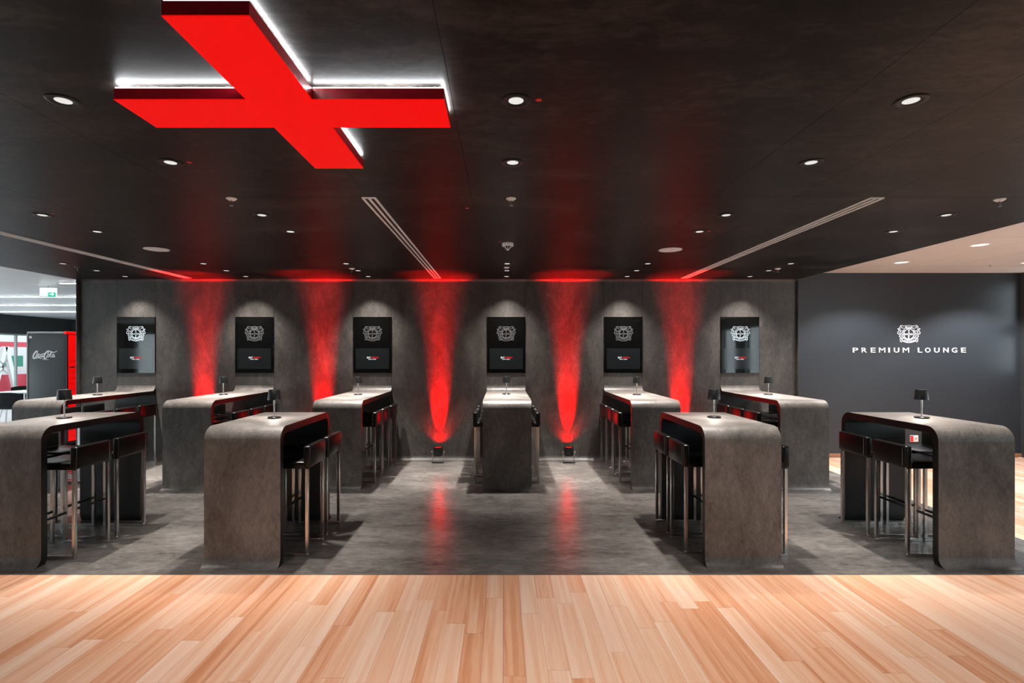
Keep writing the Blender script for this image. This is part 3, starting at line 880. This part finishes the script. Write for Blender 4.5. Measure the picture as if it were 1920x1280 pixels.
# ------------------------------------------------------------------ downlights in the pale ceiling on the right
ring_r = lathe_me('pale_ring', [(0.098, 0.0), (0.098, -0.004), (0.090, -0.007), (0.078, -0.002), (0.0775, 0.0)], M['white'], 40)
disc_r = lathe_me('pale_disc', [(0, -0.0008), (0.0775, -0.0008), (0.0775, -0.0016), (0, -0.0016)], emission('pale_downlight_glow', (1.0, 0.97, 0.93), 1.6), 32)
for x, y, lab, P in ((5.47, 7.31, 'white downlight in pale ceiling nearest the slate wall', 2.2), (5.49, 6.13, 'white downlight in pale ceiling, second from slate wall', 2.2),
                  (5.47, 5.0, 'white downlight in pale ceiling, third from slate wall', 1.0), (7.22, 7.31, 'white downlight just beyond the right frame edge', 3.2),
                  (7.22, 5.6, 'white downlight farther out beyond the right frame edge', 2.2)):
    r = empty('pale_downlight', (x, y, CEIL_R + (0.002 if y < 7.6 else 0))); tag(r, lab, 'downlight', 'downlights in the pale ceiling')
    link('ring', ring_r, r); link('lens', disc_r, r)
    spot('bulb', r, P_SIDE * P, 126 if y > 7 else 84, 0.45, (0.95, 0.97, 1.0), 0.05)

# ------------------------------------------------------------------ side room on the left: line lights, exit sign, cooler, furniture
k = 0
for (y, x0, x1, lab) in ((10.7, -13.8, -8.0, 'nearest long ceiling line light in the side room'), (12.5, -14.0, -6.6, 'middle long ceiling line light in the side room'),
                         (14.5, -14.0, -6.6, 'farthest long ceiling line light in the side room'), (8.62, -7.15, -6.55, 'short ceiling line light beside the panelled wall'),
                         (6.2, -13.5, -8.0, 'ceiling line light left of the frame'), (3.0, -13.5, -8.0, 'ceiling line light farther left of the frame')):
    r = empty('line_light', (0, y, CEIL_L - 0.001)); tag(r, lab, 'ceiling light', 'line lights in the side room')
    link('housing', box_me('housing', (x0, x1, -0.04, 0.04, -0.012, 0), M['white']), r)
    link('tube', box_me('tube', (x0 + 0.01, x1 - 0.01, -0.03, 0.03, -0.016, -0.012), M['tube']), r)

r = empty('exit_sign', (-7.66, 9.0, 2.55), 0.15); tag(r, 'hanging green and white exit sign in the side room', 'sign')
link('white_panel', box_me('exit_panel', (-0.125, 0.125, -0.012, 0.012, 0.0, 0.16), M['exitwhite'], 0.002, 1), r)
link('green_panel', box_me('exit_green', (0.0, 0.118, -0.0135, -0.012, 0.006, 0.085), M['exitgreen']), r)
link('green_band', box_me('exit_band', (-0.12, 0.0, -0.0135, -0.012, 0.006, 0.018), M['exitgreen']), r)
bm = bmesh.new()
add_ribbon(bm, [(0.02, 0.055), (0.085, 0.055)], 0.014, 0.0015); add_ribbon(bm, [(0.06, 0.08), (0.088, 0.055), (0.06, 0.03)], 0.012, 0.0015)
link('arrow', finish(bm, 'arrow', M['exitwhite']), r, (0, -0.0135, 0))
link('hanger', box_me('exit_hanger', (-0.004, 0.004, -0.004, 0.004, 0.16, CEIL_L - 2.55), M['steel']), r)

# cooler
cool = empty('drinks_cooler', (-7.69, 9.0, 0)); tag(cool, 'tall dark grey drinks cooler with red lit door beside the wall', 'cooler')
link('body', box_me('cooler_body', (-0.325, 0.325, 0, 0.68, 0.06, 1.94), M['fridge'], 0.012), cool)
link('plinth', box_me('cooler_plinth', (-0.30, 0.30, 0.03, 0.65, 0, 0.06), M['black']), cool)
link('top_panel', box_me('cooler_top', (-0.335, 0.30, -0.008, 0.69, 1.94, 1.975), M['fridgetop'], 0.01), cool)
link('corner_trim', box_me('cooler_trim', (-0.335, -0.315, -0.008, 0.02, 0.05, 1.94), M['fridgetop'], 0.004), cool)
link('top_corner', box_me('cooler_corner', (0.295, 0.345, -0.01, 0.69, 1.935, 1.978), M['redpanel'], 0.006), cool)
dr = link('door', box_me('cooler_door', (0.325, 0.345, 0.0, 0.68, 0.10, 1.93), M['blackmetal'], 0.004), cool)
link('red_panel', box_me('cooler_red', (0.345, 0.352, 0.022, 0.665, 0.12, 1.92), M['redpanel']), dr)
for i in range(14):
    z = 0.2 + i * 0.098
    link('shelf_line', box_me('shelf_line', (0.352, 0.3535, 0.03, 0.665, z, z + 0.008), M['darkred']), dr)
link('handle', box_me('cooler_handle', (0.352, 0.385, 0.03, 0.12, 1.36, 1.385), M['blackmetal'], 0.004), dr)
# white cursive lettering on the side facing the viewer
def script_me():
    bm = bmesh.new()
    K = 0.41 / 2.9
    def st(pts, w, k=6): 
        p = smooth_pts(pts, k); n = len(p)
        ww = [w * K * (0.45 + 0.55 * math.sin(PI * i / (n - 1))) for i in range(n)] if w > 0 else -w * K
        add_ribbon(bm, [(a * K, b * K) for a, b in p], ww, 0.0015)
    def oval(cx, cy, rx, ry, w):
        st([(cx + rx * math.cos(t) + 0.25 * ry * math.sin(t), cy + ry * math.sin(t)) for t in [2 * PI * i / 14 for i in range(15)]], -w, 2)
    st([(0.46, 0.74), (0.58, 0.90), (0.50, 1.02), (0.34, 0.94), (0.16, 0.70), (0.06, 0.40), (0.07, 0.20), (0.20, 0.18), (0.36, 0.36)], 0.17)
    oval(0.50, 0.50, 0.10, 0.17, 0.085)
    st([(0.88, 0.62), (0.80, 0.68), (0.70, 0.55), (0.70, 0.36), (0.80, 0.33), (0.92, 0.45)], 0.12)
    oval(1.04, 0.50, 0.10, 0.17, 0.085)
    st([(1.19, 0.68), (1.13, 0.42), (1.18, 0.34), (1.28, 0.46)], 0.11)
    st([(0.05, 0.30), (0.12, 0.12), (0.40, 0.18), (0.70, 0.24), (1.00, 0.16), (1.18, 0.20)], 0.10)
    st([(1.24, 0.66), (1.32, 0.72), (1.42, 0.70)], 0.12)
    st([(1.74, 0.72), (1.88, 0.88), (1.80, 1.00), (1.62, 0.90), (1.44, 0.64), (1.36, 0.32), (1.42, 0.14), (1.56, 0.18), (1.70, 0.36)], 0.17)
    oval(1.85, 0.48, 0.11, 0.17, 0.085)
    st([(1.98, 0.44), (2.14, 0.60), (2.26, 0.86), (2.20, 0.94), (2.12, 0.74), (2.08, 0.42), (2.16, 0.32), (2.28, 0.42)], 0.10)
    oval(2.42, 0.48, 0.10, 0.17, 0.085)
    st([(2.58, 0.66), (2.52, 0.40), (2.57, 0.32), (2.68, 0.44)], 0.11)
    st([(1.62, 0.94), (1.80, 1.06), (2.05, 1.02), (2.34, 0.90), (2.60, 0.90), (2.92, 1.04)], 0.11)
    for k in range(8): st([(1.16 + 0.09 * k, 0.02), (1.16 + 0.09 * k + 0.06, 0.02)], -0.07, 2)
    return finish(bm, 'script_lettering', M['letter'])
tag(link('script_lettering', script_me(), cool, (-0.235, -0.0003, 1.50)), 'white cursive lettering')
link('sticker', box_me('sticker', (-0.295, -0.25, -0.002, 0, 1.86, 1.90), M['white']), cool)

# cafe chairs and tables
def make_chair():
    root = empty('cafe_chair')
    prof = [(0.44, 0.20), (0.46, 0.17), (0.44, 0.05), (0.44, -0.10), (0.46, -0.19), (0.55, -0.235), (0.68, -0.26), (0.80, -0.275)]
    prof = [(y, z) for z, y in prof]
    n = 9
    bm = bmesh.new()
    rowsv = []
    for (y, z) in smooth_pts(prof, 3):
        back = max(0.0, min(1.0, (z - 0.46) / 0.2))
        hw = 0.215 + 0.02 * back
        rowv = []
        for k in range(n):
            t = -1 + 2 * k / (n - 1)
            rowv.append((t * hw, y + 0.09 * back * t * t, z + 0.025 * (1 - back) * t * t - 0.03 * back * (abs(t) ** 3)))
        rowsv.append(rowv)
    va = [[bm.verts.new(p) for p in rr] for rr in rowsv]
    fs = []
    for i in range(len(va) - 1):
        for k in range(n - 1): fs.append(bm.faces.new((va[i][k], va[i][k + 1], va[i + 1][k + 1], va[i + 1][k])))
    bmesh.ops.solidify(bm, geom=fs, thickness=0.012)
    link('shell', finish(bm, 'chair_shell', M['chair'], 60), root)
    for sx in (-1, 1):
        for sy, yt in ((1, 0.13), (-1, -0.15)):
            bm = bmesh.new()
            a = Vector((sx * 0.16, yt, 0.445)); b = Vector((sx * 0.23, yt + sy * 0.08, 0.0))
            bmesh.ops.create_cone(bm, cap_ends=True, segments=10, radius1=0.011, radius2=0.011, depth=(b - a).length)
            bm.transform(Matrix.Translation((a + b) / 2) @ (b - a).to_track_quat('Z', 'Y').to_matrix().to_4x4())
            bm.transform(Matrix.Translation((0, 0, 0.003)))
            link('leg', finish(bm, 'chair_leg', M['steel'], 40), root)
    return root
ch = make_chair()
chairs = [(-10.3, 11.2, 0.25, 'dark shell chair nearest the cooler in the side room'), (-10.9, 13.15, 2.9, 'dark shell chair behind the white table in side room'),
          (-11.5, 11.0, -0.6, 'dark shell chair at the left frame edge'), (-12.4, 15.0, 1.9, 'dark shell chair by the glazed doors'), (-11.85, 13.0, 3.3, 'dark shell chair behind the nearer white table')]
for i, (x, y, rz, lab) in enumerate(chairs):
    o = ch if i == 0 else copy_tree(ch)
    o.location = (x, y, 0); o.rotation_euler = (0, 0, rz); tag(o, lab, 'chair', 'shell chairs in the side room')
def cafe_table(x, y, lab):
    r = empty('cafe_table', (x, y, 0)); tag(r, lab, 'table', 'white tables in the side room')
    link('tabletop', box_me('cafe_top', (-0.4, 0.4, -0.4, 0.4, 0.715, 0.74), M['tabletop'], 0.004), r)
    link('post', lathe_me('cafe_post', [(0.03, 0.01), (0.03, 0.715), (0, 0.715)], M['steel'], 20), r)
    link('foot', lathe_me('cafe_foot', [(0, 0), (0.24, 0), (0.24, 0.008), (0.05, 0.018), (0, 0.018)], M['steel'], 32), r)
cafe_table(-11.0, 12.3, 'white square table nearer the cooler in the side room')
cafe_table(-10.85, 10.15, 'white square table nearest the camera in the side room')

# mark on the door glass
bm = bmesh.new()
for ln in ([(-0.14, 0.20), (0, 0.08), (0.14, 0.20)], [(-0.14, -0.20), (0, -0.08), (0.14, -0.20)], [(-0.10, 0.0), (0.10, 0.0)], [(0, 0.08), (0, -0.08)]):
    add_ribbon(bm, ln, 0.05, 0.002)
g = link('door_decal', finish(bm, 'door_decal', M['extwhite']), None, (LX - 0.09, 15.58, 1.22), (0, 0, PI / 2))
tag(g, 'white graphic mark on the side room door glass', 'decal')

# ------------------------------------------------------------------ outdoors beyond the glazing
gr = link('paving', box_me('paving', (-40, LX - 0.26, -20, 40, -0.3, -0.08), M['extgrey'])); tag(gr, 'grey paving outside the glazed doors', None, None, 'structure')
st = empty('grandstand', (-19.5, 20.0, -0.08)); tag(st, 'white and red stadium stand outside the glazed doors', 'building')
link('back_wall', box_me('stand_wall', (-2.2, -2.0, -12, 12, 0, 3.2), M['extwhite']), st)
link('red_beam', box_me('stand_beam', (-0.1, 0.1, -12, 12, 1.95, 2.15), M['extred']), st)
link('red_base', box_me('stand_base', (-0.3, -0.1, -12, 12, 0.0, 0.85), M['extred']), st)
link('green_sign', box_me('stand_green', (-0.5, -0.45, 0.9, 2.2, 1.15, 1.6), M['extgreen']), st)
for k in range(14):
    bm = bmesh.new()
    y = -11 + k * 1.6
    a = Vector((0.12, y, 0)); b = Vector((0.12, y + 0.5, 1.95))
    for p, q in ((a, b), (Vector((0.12, y + 1.0, 0)), Vector((0.12, y + 0.55, 1.95)))):
        add_ribbon(bm, [(p.y, p.z), (q.y, q.z)], 0.16, 0.12)
    link('strut', finish(bm, 'stand_strut', M['extwhite']), st, (0.12, 0, 0), (0, 0, PI / 2))
